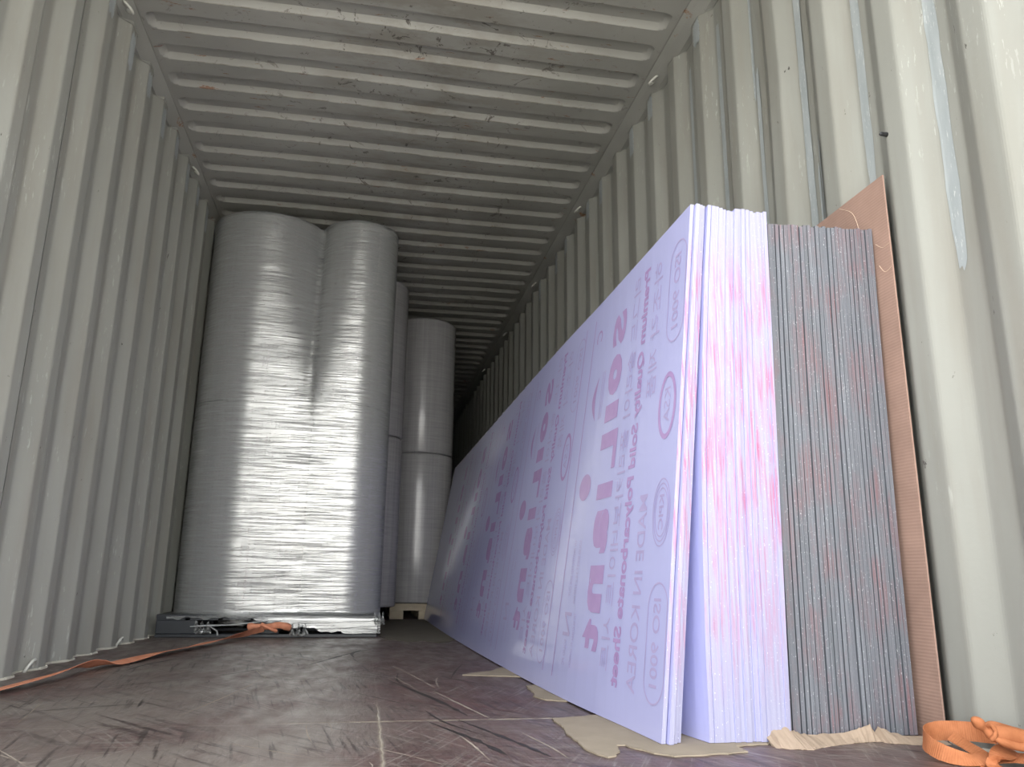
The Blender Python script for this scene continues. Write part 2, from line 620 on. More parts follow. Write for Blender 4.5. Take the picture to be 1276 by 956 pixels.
M_CBP = mat_cardboard('pale_cardboard', (0.37, 0.285, 0.215), 0, 90)
M_STRAP = mat_strap('orange_webbing', (0.36, 0.125, 0.05), (0.54, 0.21, 0.095))
M_STRAP2 = mat_strap('brightened_orange_webbing', (0.66, 0.25, 0.14), (0.84, 0.38, 0.24))  # lighter copy of the webbing; light painted into the colour of the dimly lit strap
M_STEEL = mat_simple('dark_steel', (0.05, 0.05, 0.055), 0.45, metal=0.6)
M_YARD = mat_simple('yard_concrete', (0.50, 0.48, 0.44), 0.9)

# ------------------------------------------------------------------ container shell
Y0, Y1 = 0.75, 12.75
XL, XR, DEP, PIT = -1.10, 1.25, 0.036, 0.278


def profile_pts(phase_desc, y0, y1):
    """(y, depth) corner list; depth 0 = crest nearest the room, 1 = recess"""
    pts = []
    k = math.floor((y0 - phase_desc) / PIT) - 1
    while True:
        b = phase_desc + k * PIT
        for dy, d in ((0.0, 0), (0.07, 0), (0.138, 1), (0.21, 1)):
            pts.append((b + dy, d))
        k += 1
        if b > y1 + PIT:
            break
    return pts


def rounded(pts, r=0.0085, n=3):
    out = []
    for i in range(1, len(pts) - 1):
        p = Vector(pts[i] + (0,)) if len(pts[i]) == 2 else Vector(pts[i])
        a = (Vector((*pts[i - 1], 0)) - p).normalized()
        b = (Vector((*pts[i + 1], 0)) - p).normalized()
        for k in range(n + 1):
            t = k / n
            q = p + a * r * (1 - t) ** 2 + b * r * t ** 2
            out.append((q.x, q.y))
    return out


def wall_profile(side):
    ph = 2.862 if side < 0 else 1.242
    base = [(y, d * DEP) for y, d in profile_pts(ph, Y0, Y1)]
    r = rounded(base)
    r = [q for q in r if Y0 <= q[0] <= Y1]
    return r


PROF = {-1: wall_profile(-1), 1: wall_profile(1)}


def wall_x(side, y):
    pr = PROF[side]
    lo, hi = 0, len(pr) - 1
    while hi - lo > 1:
        mid = (lo + hi) // 2
        if pr[mid][0] <= y:
            lo = mid
        else:
            hi = mid
    (ya, da), (yb, db) = pr[lo], pr[hi]
    d = lerp(da, db, (y - ya) / max(1e-6, yb - ya))
    return XL - d if side < 0 else XR + d


def build_wall(side, name):
    pr = PROF[side]
    zs = [0.0, 0.6, 1.3, 2.0, 2.64]
    v, f = [], []
    for z in zs:
        for y, d in pr:
            x = XL - d if side < 0 else XR + d
            if side > 0:   # dents seen in the upper right wall
                for (cy, cz, ry, rz, a) in ((2.13, 2.0, 0.12, 0.25, 0.012), (1.95, 1.75, 0.1, 0.3, 0.008)):
                    x += a * math.exp(-((y - cy) / ry) ** 2 - ((z - cz) / rz) ** 2)
            v.append((x, y, z))
    n = len(pr)
    for j in range(len(zs) - 1):
        for i in range(n - 1):
            f.append((j * n + i, j * n + i + 1, (j + 1) * n + i + 1, (j + 1) * n + i))
    # outer skin
    m0 = len(v)
    xo = (XL - DEP - 0.012) if side < 0 else (XR + DEP + 0.012)
    v += [(xo, Y0, 0), (xo, Y1, 0), (xo, Y1, 2.64), (xo, Y0, 2.64)]
    f.append((m0, m0 + 1, m0 + 2, m0 + 3))
    return struct(mesh(name, v, f, MW))


wl_ = build_wall(-1, 'wall_left')
wr_ = build_wall(1, 'wall_right')


def patch(side, y0, y1, z0, z1, parent, skew=0.0, seed=0, name='repaint_strip'):
    rnd = random.Random(seed)
    nz, ny = 26, 6
    v, f = [], []
    jl = [rnd.uniform(-1, 1) for _ in range(nz + 1)]
    jr = [rnd.uniform(-1, 1) for _ in range(nz + 1)]
    for j in range(nz + 1):
        t = j / nz
        z = lerp(z0, z1, t)
        wd = (y1 - y0)
        tap = 0.35 + 0.65 * min(1, 6 * min(t, 1 - t) + 0.3)
        a = y0 + jl[j] * 0.05 * wd + skew * t + (1 - tap) * wd * 0.3
        b = y1 + jr[j] * 0.05 * wd + skew * t - (1 - tap) * wd * 0.3
        for i in range(ny + 1):
            y = lerp(a, b, i / ny)
            zz = z + (rnd.uniform(-0.015, 0.015) if j in (0, nz) else 0)
            v.append((wall_x(side, y) + (0.0012 if side < 0 else -0.0012), y, zz))
    for j in range(nz):
        for i in range(ny):
            q = j * (ny + 1) + i
            f.append((q, q + 1, q + ny + 2, q + ny + 1))
    return mesh(name, v, f, MP, parent)


for k, a in enumerate([(1.412, 1.452, 1.02, 2.3), (1.685, 1.72, 1.34, 2.45), (1.70, 1.73, 0.2, 1.1), (1.965, 2.00, 1.25, 2.5),
                       (1.93, 1.945, 1.2, 1.55), (2.245, 2.268, 1.22, 2.1), (2.27, 2.285, 2.0, 2.5), (2.52, 2.55, 1.5, 2.52),
                       (2.80, 2.825, 1.3, 2.5), (1.89, 1.915, 1.28, 1.62)]):
    patch(1, a[0], a[1], a[2], a[3], wr_, 0.0, 20 + k)
for k, a in enumerate([(2.66, 2.715, 0.15, 2.5), (2.40, 2.425, 0.6, 2.3), (2.945, 2.975, 0.05, 2.2), (3.225, 3.245, 0.2, 1.6), (3.50, 3.53, 0.9, 2.5),
                       (3.78, 3.83, 0.15, 1.75), (4.05, 4.075, 1.6, 2.5), (4.33, 4.36, 0.3, 1.6), (2.10, 2.13, 1.2, 2.4)]):
    patch(-1, a[0], a[1], a[2], a[3], wl_, 0.0, 60 + k)
# lighter repaired ends just under the rail
for k in range(12):
    yc = 2.63 + PIT * k
    if k % 3 != 1:
        patch(1, yc, yc + 0.055, 2.50 - 0.04 * (k % 2), 2.615, wr_, 0, 100 + k, 'repaint_patch')
    patch(-1, yc + 0.235, yc + 0.29, 2.47 - 0.05 * (k % 2), 2.585, wl_, 0, 130 + k, 'repaint_patch')

# end wall, floor, outside ground
mb = MB()
pts = rounded([(x, d * 0.045) for x, d in [(-1.3 + 0.09 * k, 1 if (k // 2) % 2 else 0) for k in range(32)]], 0.012, 2)
pts = [q for q in pts if XL - 0.04 <= q[0] <= XR + 0.04]
v = [(x, Y1 - 0.06 + d, z) for z in (0, 2.7) for x, d in pts]
n = len(pts)
mb.add(v, [(i, i + 1, n + i + 1, n + i) for i in range(n - 1)])
mb.box(XL - 0.05, XR + 0.05, Y1, Y1 + 0.02, -0.1, 2.75)
struct(mb.build('wall_back', MW))
mb = MB()
mb.box(XL - 0.05, XR + 0.05, Y0, Y1 + 0.02, -0.03, 0.0)
fl = struct(mb.build('floor', MF))
M_SCR = mat_simple('pale_scratch', (0.34, 0.29, 0.24), 0.8)
M_SCD = mat_simple('dark_scuff', (0.035, 0.03, 0.028), 0.5)


def scratch(P, w, mat, nm, seed):
    """thin worn line on the floor"""
    rd = random.Random(seed)
    C = catmull([(x, y, 0.0004) for x, y in P], 8)
    v, f = [], []
    for i, q in enumerate(C):
        t = (C[min(i + 1, len(C) - 1)] - C[max(i - 1, 0)]).normalized()
        nn = Vector((-t.y, t.x, 0))
        ww = w * (0.25 + rd.random()) * math.sin(math.pi * (i + 0.4) / len(C)) + 0.0003
        v += [q + nn * ww / 2, q - nn * ww / 2]
    f = [(2 * i, 2 * i + 1, 2 * i + 3, 2 * i + 2) for i in range(len(C) - 1)]
    return mesh(nm, v, f, mat, fl)


rnd = random.Random(77)
for k in range(34):
    x, y = rnd.uniform(-0.95, 0.5), 1.5 + 3.0 * rnd.random() ** 1.7
    an, L = rnd.gauss(1.75 if x < 0.05 else 2.1, 0.35), rnd.uniform(0.05, 0.42)
    P = [(x, y), (x + math.cos(an) * L * .5 + rnd.uniform(-.01, .01), y + math.sin(an) * L * .5), (x + math.cos(an) * L, y + math.sin(an) * L)]
    scratch(P, rnd.uniform(0.0015, 0.004), M_SCR, 'scratch', k)
for k in range(22):
    x, y = rnd.uniform(-0.9, 0.45), 1.7 + 2.8 * rnd.random()
    an, L = rnd.gauss(0.9 if x < 0.05 else 2.2, 0.5), rnd.uniform(0.08, 0.5)
    P = [(x, y), (x + math.cos(an) * L * .5 + rnd.uniform(-.03, .03), y + math.sin(an) * L * .5), (x + math.cos(an) * L, y + math.sin(an) * L)]
    scratch(P, rnd.uniform(0.002, 0.009), M_SCD, 'scuff', 100 + k)
for k, (P, w_) in enumerate([([(0.085, 3.95), (-0.02, 3.75), (-0.12, 3.45), (-0.20, 3.2)], .02), ([(0.02, 3.9), (-0.03, 3.7), (-0.02, 3.5)], .016), ([(-0.70, 3.55), (-0.78, 3.3), (-0.80, 3.1)], .014),
                             ([(0.10, 2.75), (0.22, 2.3), (0.27, 2.05)], .016), ([(0.16, 2.0), (0.25, 1.75), (0.29, 1.6)], .018), ([(0.24, 2.0), (0.33, 1.72), (0.37, 1.58)], .014)]):
    scratch(P, w_, M_SCD, 'scuff', 200 + k)
for k, (P, w_) in enumerate([([(0.10, 3.3), (0.18, 2.9), (0.235, 2.55)], .006), ([(0.22, 2.5), (0.28, 2.2), (0.32, 2.0)], .006), ([(0.205, 1.9), (0.235, 1.72), (0.25, 1.56)], .005),
                             ([(0.36, 1.82), (0.39, 1.66), (0.40, 1.56)], .004), ([(-0.11, 1.97), (-0.10, 1.86), (-0.085, 1.77)], .004), ([(-0.30, 2.9), (-0.35, 2.5), (-0.42, 2.1)], .005)]):
    scratch(P, w_, M_SCR, 'scratch', 300 + k)
mb = MB()
mb.box(XL - 0.05, XR + 0.05, Y0 - 0.02, Y1 + 0.02, -0.17, -0.031)
struct(mb.build('trim_1', MRAIL))
mb = MB()
for k in range(40):
    for j in range(40):
        xa, ya = -30 + 1.5 * k, -30 + 1.5 * j
        mb.add([(xa, ya, -1.35), (xa + 1.5, ya, -1.35), (xa + 1.5, ya + 1.5, -1.35), (xa, ya + 1.5, -1.35)], [(0, 1, 2, 3)])
struct(mb.build('floor_yard', M_YARD))

# ------------------------------------------------------------------ roof with pressed-up corrugations
ZR = 2.66
RXL, RXR = -1.077, 1.201


def roof_h(x, y):
    k = round((y - 2.947) / 0.209)
    yc = 2.947 + 0.209 * k
    cx = 0.057
    hx, hy, rad = 1.112, 0.056, 0.05
    qx, qy = abs(x - cx) - (hx - rad), abs(y - yc) - (hy - rad)
    sd = math.hypot(max(qx, 0), max(qy, 0)) + min(max(qx, qy), 0) - rad
    t = max(0.0, min(1.0, -sd / 0.024))
    return 0.024 * t


xs = [RXL, -1.067, -1.055, -1.045, -1.035, -1.025, -1.015, -1.0, -0.97]
xs = xs + [-0.8 + 0.2 * k for k in range(9)]
xs = xs + [0.90, 1.0, 1.08, 1.11, 1.125, 1.135, 1.145, 1.155, 1.165, 1.178, RXR]
ys = [Y0]
y = 2.947 - 0.209 * 11
while y < Y1:
    for dy in (-0.0565, -0.056, -0.048, -0.040, -0.032, -0.020, 0, 0.020, 0.032, 0.040, 0.048, 0.056, 0.0565, 0.1045):
        if Y0 < y + dy < Y1:
            ys.append(y + dy)
    y += 0.209
ys.append(Y1)
rnd = random.Random(3)
v, f = [], []
for y in ys:
    for x in xs:
        sag = 0.006 * math.sin(x * 2.3 + y * 0.7) * (1 - (x / 1.25) ** 2)
        v.append((x, y, ZR + roof_h(x, y) + sag))
n = len(xs)
for j in range(len(ys) - 1):
    for i in range(n - 1):
        f.append((j * n + i, j * n + i + 1, (j + 1) * n + i + 1, (j + 1) * n + i))
b0 = len(v)
v += [(XL - 0.05, Y0, 2.72), (XR + 0.05, Y0, 2.72), (XR + 0.05, Y1, 2.72), (XL - 0.05, Y1, 2.72)]
f.append((b0, b0 + 1, b0 + 2, b0 + 3))
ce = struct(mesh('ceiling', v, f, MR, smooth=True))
ce.data.set_sharp_from_angle(angle=0.35)

# top side rails: gusset strip between roof sheet and corrugated walls
trims = []
for side, nm, sec in ((-1, 'trim_2', [(-1.073, 2.6575), (-1.079, 2.6585), (-1.10, 2.632), (-1.125, 2.604), (-1.15, 2.602), (-1.155, 2.74), (-1.073, 2.74)]),
                      (1, 'trim_3', [(1.197, 2.6575), (1.203, 2.6585), (1.224, 2.642), (1.262, 2.618), (1.30, 2.612), (1.305, 2.74), (1.197, 2.74)])):
    v, f = [], []
    nS = len(sec)
    nY = 60
    for j in range(nY + 1):
        y = lerp(Y0, Y1, j / nY)
        for x, z in sec:
            v.append((x, y, z))
    for j in range(nY):
        for i in range(nS):
            i2 = (i + 1) % nS
            f.append((j * nS + i, j * nS + i2, (j + 1) * nS + i2, (j + 1) * nS + i))
    f.append(tuple(range(nS)))
    f.append(tuple(nY * nS + i for i in range(nS)))
    trims.append(struct(mesh(nm, v, f, MRAIL)))
# wavy dark seam + sealing bead where the corrugated wall meets the rail
for side, tr_, zz in ((-1, trims[0], 2.602), (1, trims[1], 2.617)):
    mb = MB()
    pts = []
    for y, d in PROF[side]:
        if y < 8.5:
            x = (XL - d + 0.003) if side < 0 else (XR + d - 0.003)
            z = zz + (0.0 if side > 0 else 0.0) + (0.010 if d < 0.018 else -0.004)
            pts.append((x, y, z))
    mb.tube(pts, 0.0022, 5)
    mb.build('sealing_bead', MRAIL, tr_)

# bottom weld bead along the left and right wall feet
for side, nm in ((-1, 'baseboard_left'), (1, 'baseboard_right')):
    rnd = random.Random(5 + side)
    mb = MB()
    pts, rr = [], []
    for y, d in PROF[side]:
        if y < 7:
            x = (XL - d + 0.004) if side < 0 else (XR + d - 0.004)
            pts.append((x, y, 0.001 + rnd.uniform(0, 0.002)))
            rr.append(rnd.uniform(0.003, 0.007))
    mb.tube(pts, rr, 6)
    struct(mb.build(nm, M_CAULK))


def ring(parent, c, ax, r=0.03, t=0.006, name='lashing_ring'):
    """bent rod loop standing off a surface; ax = plane directions"""
    a, b = Vector(ax[0]), Vector(ax[1])
    c = Vector(c)
    mb = MB()
    P = []
    for k in range(13):
        an = math.pi * k / 12
        P.append(c + a * math.cos(an) * r + b * math.sin(an) * r * 1.1)
    P = [c + a * r * 1.02 - b * r * 0.5] + P + [c - a * r * 1.02 - b * r * 0.5]
    mb.tube(P, t, 8)
    return mb.build(name, M_RING, parent, smooth=True)


for y in (1.63, 3.03, 4.40, 5.75, 7.1, 8.5):
    ring(trims[0], (-1.092, y, 2.612), ((0, 1, 0), (0.75, 0, -0.66)), 0.026)
    ring(trims[1], (1.225, y + 0.06, 2.628), ((0, 1, 0), (-0.75, 0, -0.66)), 0.026)
for y in (3.10, 4.13):
    ring(wl_, (-1.112, y, 0.012), ((0, 1, 0.1), (0.45, 0, 0.9)), 0.026)
ring(wr_, (1.262, 1.50, 0.012), ((0, 1, 0.1), (-0.45, 0, 0.9)), 0.024)
mb = MB()
mb.tube([(1.252, 1.585, 1.437), (1.232, 1.583, 1.436), (1.225, 1.578, 1.431)], [0.006, 0.005, 0.003], 8)
mb.build('screw_stub', M_STEEL, wr_, smooth=True)

# ------------------------------------------------------------------ plastic sheets
YB = [1.64, 1.83, 2.026, 2.294, 3.136, 4.514, 6.56]
XB = [0.616, 0.602, 0.584, 0.564, 0.531, 0.501, 0.492]
YT = [1.64, 2.37, 2.89, 3.9, 6.56]
XT = [0.735, 0.730, 0.721, 0.716, 0.708]
H = 1.22


def outer_x(y, z):
    return lerp(interp(y, YB, XB), interp(y, YT, XT), z / H)


def sheet(xf, y0, y1, z0, z1, th, fmat, emat, name):
    """one flat sheet bent along xf(y, z) (its left face)"""
    ny, nz = 44, 6
    yl = [y0 + (y1 - y0) * (i / ny) ** 1.5 for i in range(ny + 1)]
    zl = [z0 + (z1 - z0) * j / nz for j in range(nz + 1)]
    v, f, fm = [], [], []
    for s in (0, 1):
        for z in zl:
            for y in yl:
                v.append((xf(y, z) + (th(y, z) if callable(th) else th) * s, y, z))
    N = (ny + 1) * (nz + 1)
    W_ = ny + 1
    for s in (0, 1):
        for j in range(nz):
            for i in range(ny):
                q = s * N + j * W_ + i
                f.append((q, q + 1, q + W_ + 1, q + W_))
                fm.append(0)
    for j in range(nz):
        for i in (0, ny):
            q = j * W_ + i
            f.append((q, q + W_, N + q + W_, N + q))
            fm.append(1)
    for i in range(ny):
        for j in (0, nz):
            q = j * W_ + i
            f.append((q, q + 1, N + q + 1, N + q))
            fm.append(1)
    og = (xf(y0, z0) + 0.005, y0, z0)
    return mesh(name, v, f, [fmat, emat], None, False, fm, og)


ORD = ['first', 'second', 'third', 'fourth', 'fifth', 'sixth', 'seventh', 'eighth', 'ninth', 'tenth', 'eleventh', 'twelfth', 'thirteenth',
       'fourteenth', 'fifteenth', 'sixteenth', 'seventeenth', 'eighteenth', 'nineteenth', 'twentieth', 'twenty-first', 'twenty-second',
       'twenty-third', 'twenty-fourth', 'twenty-fifth', 'twenty-sixth', 'twenty-seventh', 'twenty-eighth']
rnd = random.Random(11)
outer = []
dzo, dyo = [0, -0.002, 0.001, 0.004], [0.0, -0.022, -0.002, 0.018]
for i in range(4):
    def xf(y, z, i=i):
        spread = 0.0122 - 0.0014 * z / H
        # sheets two and three bow a little away near the front
        return outer_x(y, z) + i * spread
    o = sheet(xf, 1.645 + dyo[i] * 0.5, 6.56 - 0.004 * i, 0.0045, H + dzo[i], 0.0094, M_WFACE, M_WEDGE, 'plastic_sheet')
    lab = ['milky lavender plastic sheet with mirrored red lettering, outermost towards the aisle',
           'white plastic sheet with pinkish edge, second from the aisle in the loose group of four',
           'white plastic sheet, third from the aisle in the loose group of four',
           'white plastic sheet beside the dark gap, last of the loose group of four'][i]
    tag(o, lab, 'sheet', 'milky white plastic sheets leaning on the right')
    outer.append(o)
def stack_x(k, y, z):
    """left face of sheet k in the tight stack"""
    e = math.exp(-(max(y - 1.64, 0)) / 0.45)
    b = interp(y, YB, XB) + 0.048 + 0.057 * e + k * 0.0115
    t = interp(y, YT, XT) + 0.0445 + k * 0.0097
    u = z / H
    return lerp(b, t, u) - 0.07 * e * u * (1 - u) * (1 - k / 16)


for i in range(16):
    def xf(y, z, i=i):
        return stack_x(i, y, z)

    def th_(y, z, i=i):
        return stack_x(i + 1, y, z) - stack_x(i, y, z) - (0.0005 if i % 5 else 0.0012)
    dz = -0.004 + 0.004 * math.sin(i * 0.9) + rnd.uniform(-0.0015, 0.0015)
    if i == 0:
        dz = 0.002
    if i in (13,):
        dz += 0.004
    o = sheet(xf, 1.642 + rnd.uniform(-0.004, 0.004), 6.55, 0.0045, H + dz, th_, M_WFACE, M_WEDGE, 'plastic_sheet')
    lab = ('leftmost white plastic sheet of the tight stack, its face showing in the gap' if i == 0 else
           'white plastic sheet at the right of the white stack, touching the grey sheets' if i == 15 else
           'white plastic sheet with pink-stained edge, %s from the left in the tight white stack' % ORD[i])
    tag(o, lab, 'sheet', 'milky white plastic sheets leaning on the right')
for i in range(28):
    def xf(y, z, i=i):
        b = 0.911 + i * 0.0111
        t = 0.9375 + i * 0.01085
        return lerp(b, t, z / H) - 0.004 * math.sin(math.pi * z / H)
    dz = -0.021 + 0.013 * (i / 27) + rnd.uniform(-0.0025, 0.0025)
    o = sheet(xf, 1.668 + rnd.uniform(-0.003, 0.003), 6.5, 0.0045, H + dz, 0.0092, M_GFACE, M_GEDGE, 'plastic_sheet')
    lab = ('smoky grey plastic sheet pressed against the white stack' if i == 0 else
           'smoky grey plastic sheet nearest the brown cardboard and the right wall' if i == 27 else
           'smoky grey plastic sheet, %s from the left in the grey stack' % ORD[i])
    tag(o, lab, 'sheet', 'smoky grey plastic sheets standing against the right wall')

# ---- print on the outer sheet: mirrored, running down the sheet
_txt = {}


def text_mesh(s, bold=0.0):
    key = (s, bold)
    if key in _txt:
        return _txt[key]
    cu = bpy.data.curves.new('t', 'FONT')
    cu.body = s
    cu.size = 1.0
    cu.offset = bold
    cu.resolution_u = 3
    ob = bpy.data.objects.new('t', cu)
    COL.objects.link(ob)
    dg = bpy.context.evaluated_depsgraph_get()
    me = bpy.data.meshes.new_from_object(ob.evaluated_get(dg))
    v = [tuple(q.co[:2]) for q in me.vertices]
    f = [tuple(p.vertices) for p in me.polygons]
    bpy.data.objects.remove(ob)
    bpy.data.curves.remove(cu)
    bpy.data.meshes.remove(me)
    x0, x1 = min(q[0] for q in v), max(q[0] for q in v)
    y0_, y1_ = min(q[1] for q in v), max(q[1] for q in v)
    v = [((q[0] - x0) / (x1 - x0), (q[1] - y0_) / (y1_ - y0_)) for q in v]
    _txt[key] = (v, f)
    return _txt[key]


class Print:
    def __init__(s, yoff):
        s.mb = MB()
        s.yo = yoff

    def put(s, P2, F, m=0, lift=0.0009):
        """P2 = (y, z) points"""
        s.mb.add([(outer_x(y + s.yo, z) - lift, y + s.yo, z) for y, z in P2], F, m)

    def text(s, t, ya, yb, za, zb, m=0, bold=0.0):
        v, f = text_mesh(t, bold)
        s.put([(lerp(ya, yb, q[1]), lerp(za, zb, q[0])) for q in v], f, m)

    def ellipse(s, yc, zc, ry, rz, w, m=0, n=40, fill=False):
        if fill:
            P = [(yc + ry * math.cos(6.2832 * k / n), zc + rz * math.sin(6.2832 * k / n)) for k in range(n)]
            s.put(P, [tuple(range(n))], m)
            return
        P = []
        for k in range(n):
            c, q = math.cos(6.2832 * k / n), math.sin(6.2832 * k / n)
            P += [(yc + ry * c, zc + rz * q), (yc + (ry - w) * c, zc + (rz - w) * q)]
        s.put(P, [(2 * k, 2 * k + 1, 2 * ((k + 1) % n) + 1, 2 * ((k + 1) % n)) for k in range(n)], m)

    def stadium(s, yc, zc, ry, rz, w, m=0, n=10):
        def ringp(ry, rz):
            P = []
            for k in range(2 * n + 1):
                a = math.pi * k / (2 * n)
                P.append((yc + ry * math.cos(a), zc + (rz - ry) + ry * math.sin(a)))
            for k in range(2 * n + 1):
                a = math.pi + math.pi * k / (2 * n)
                P.append((yc + ry * math.cos(a), zc - (rz - ry) + ry * math.sin(a)))
            return P
        A, B = ringp(ry, rz), ringp(ry - w, rz - w)
        N = len(A)
        s.put(A + B, [(k, (k + 1) % N, N + (k + 1) % N, N + k) for k in range(N)], m)

    def rect(s, ya, yb, za, zb, m=0, k=4):
        P, F = [], []
        for i in range(k + 1):
            y = lerp(ya, yb, i / k)
            P += [(y, za), (y, zb)]
        for i in range(k):
            F.append((2 * i, 2 * i + 1, 2 * i + 3, 2 * i + 2))
        s.put(P, F, m)

    def poly(s, P, m=0):
        s.put(P, [tuple(range(len(P)))], m)


def print_panel(yoff, parent):
    p = Print(yoff)
    e = yoff
    if e + 1.63 < 6.4:
        for (za, zb) in ((1.15, 0.885), (0.325, 0.07)):
            p.stadium(1.70, (za + zb) / 2, 0.052, abs(za - zb) / 2, 0.004, 1)
            p.text('ISO 9001', 1.683, 1.722, za - 0.035, zb + 0.035, 1, 0.012)
        p.ellipse(1.717, 0.732, 0.052, 0.082, 0.0125, 0)
        p.text('KSA', 1.70, 1.735, 0.775, 0.69, 1)
        for r in (1.0, 0.86, 0.72):
            p.ellipse(1.712, 0.48, 0.05 * r, 0.078 * r, 0.003, 1)
        p.text('KPIC', 1.700, 1.726, 0.52, 0.44, 1, 0.02)
        p.text('하조각', 1.80, 1.86, 1.146, 0.93, 1)
        p.text('제품', 1.80, 1.86, 0.90, 0.775, 1)
        p.text('MADE IN KOREA', 1.797, 1.846, 0.53, 0.078, 1, 0.008)
        p.text('Premium Quality Solid Polycarbonate Sheet', 1.885, 1.945, 1.16, 0.08, 0, 0.03)
        p.text('리그드 솔라이 폴리카보네이트 시트', 1.965, 2.022, 1.16, 0.11, 1)
    # brand word in heavy letters: S o l L i a n t
    yb_, yt = 2.052, 2.178
    p.text('S', yb_ + 0.02, yt + 0.01, 1.105, 1.00, 0, 0.04)
    p.text('o', yb_ + 0.02, yt + 0.01, 0.974, 0.850, 0, 0.07)
    p.rect(yb_ + 0.02, yt + 0.005, 0.826, 0.774)
    p.rect(yb_, yt + 0.012, 0.740, 0.694)
    p.rect(yb_, yb_ + 0.028, 0.694, 0.628)
    p.rect(yb_, yt, 0.592, 0.548)
    p.ellipse(2.30, 0.598, 0.055, 0.040, 0, 0, fill=True)
    p.text('a', yb_, yt - 0.005, 0.518, 0.398, 0, 0.06)
    p.text('n', yb_, yt - 0.015, 0.366, 0.243, 0, 0.05)
    p.text('t', yb_ - 0.005, yt - 0.01, 0.226, 0.147, 0, 0.05)
    # crescent, small sign and data lines beside the brand
    L = [(2.285 + 0.05 * math.sin(math.pi * k / 12), 0.945 - 0.145 * k / 12) for k in range(13)]
    R_ = [(2.285 + 0.018 * math.sin(math.pi * k / 12), 0.945 - 0.145 * k / 12) for k in range(11, 0, -1)]
    p.poly(L + R_)
    p.text('C', 2.31, 2.365, 1.112, 1.07, 0, 0.0)
    for k in range(3):
        p.rect(2.225 + 0.012 * k, 2.229 + 0.012 * k, 0.95, 0.80, 1, 1)
    p.text('UV PROTECTED SIDE OUT', 2.315, 2.335, 0.44, 0.28, 1)
    p.text('SOLID SHEET 3.0 x 1220 mm', 2.265, 2.285, 0.44, 0.26, 1)
    p.text('N', 2.28, 2.345, 0.235, 0.17, 1)
    p.text('TEL 02 KOREA PC DIVISION', 2.24, 2.256, 0.235, 0.09, 1)
    p.text('SOLID PC', 2.30, 2.32, 0.16, 0.09, 1)
    p.rect(2.401, 2.4065, 1.165, 0.05, 0, 1)
    p.rect(2.507, 2.5125, 1.168, 0.055, 0, 1)
    return p.mb.build('printed_panel', [M_INK, M_INK2], parent)


for k in range(5):
    print_panel(0.857 * k, outer[0])

# ------------------------------------------------------------------ brown cardboard behind the grey stack
yy = [1.612, 1.70, 1.80, 1.906, 2.2, 3.0, 4.0]
v, f = [], []
for s in (0, 1):
    for y in yy:
        for z, in ((0.0,), (0.5,), (1.0,), (1.338,)):
            x = 1.2435 if y > 1.66 else 1.2438
            bow = 0.0
            v.append((x + 0.004 * s + bow, y, max(z, 0.0)))
n = 4
N = len(yy) * n
for s in (0, 1):
    for i in range(len(yy) - 1):
        for j in range(n - 1):
            q = s * N + i * n + j
            f.append((q, q + 1, q + n + 1, q + n))
for i in range(len(yy) - 1):
    for j in (0, n - 1):
        q = i * n + j
        f.append((q, q + n, N + q + n, N + q))
for j in range(n - 1):
    for i in (0, len(yy) - 1):
        q = i * n + j
        f.append((q, q + 1, N + q + 1, N + q))
cb = mesh('cardboard_sheet', v, f, M_CBW, None, False, None, (1.245, 2.6, 0))
tag(cb, 'tall brown corrugated cardboard sheet standing between the grey sheets and the right wall', 'cardboard')
M_CR = mat_simple('cardboard_crease', (0.66, 0.50, 0.38), 0.9)
for P_ in ([(1.2432, 1.80, 1.335), (1.2432, 1.75, 1.30), (1.2432, 1.73, 1.26), (1.2432, 1.72, 1.21)],
           [(1.2432, 1.665, 1.17), (1.2432, 1.64, 1.150), (1.2432, 1.615, 1.152)], [(1.2432, 1.66, 1.11), (1.2432, 1.64, 1.085), (1.2432, 1.615, 1.09)]):
    mb = MB()
    mb.tube(catmull(P_, 5), 0.0007, 4)
    mb.build('crease', M_CR, cb)



def slab(name, P, th, mat, zf=None, z0=0.0006, n_sub=0):
    """flat ragged piece: outline polygon P (x, y) with thickness"""
    N = len(P)
    zf = zf or (lambda x, y: 0.0)
    v = [(x, y, z0 + zf(x, y)) for x, y in P] + [(x, y, z0 + zf(x, y) + th) for x, y in P]
    f = [tuple(range(N)), tuple(range(N, 2 * N))] + [(i, (i + 1) % N, N + (i + 1) % N, N + i) for i in range(N)]
    cx_, cy_ = sum(q[0] for q in P) / N, sum(q[1] for q in P) / N
    return mesh(name, v, f, mat, None, False, None, (cx_, cy_, z0))


def ragged(P, amp=0.004, seg=0.012, seed=1, closed=True):
    rnd = random.Random(seed)
    out = []
    for i in range(len(P)):
        a, b = Vector(P[i]), Vector(P[(i + 1) % len(P)])
        n_ = max(1, int((b - a).length / seg))
        nrm = Vector((-(b - a).y, (b - a).x)).normalized() if (b - a).length > 0 else Vector((0, 0))
        for k in range(n_):
            q = a.lerp(b, k / n_)
            j = rnd.uniform(-amp, amp) if k else 0
            out.append((q.x + nrm.x * j, q.y + nrm.y * j))
    return out

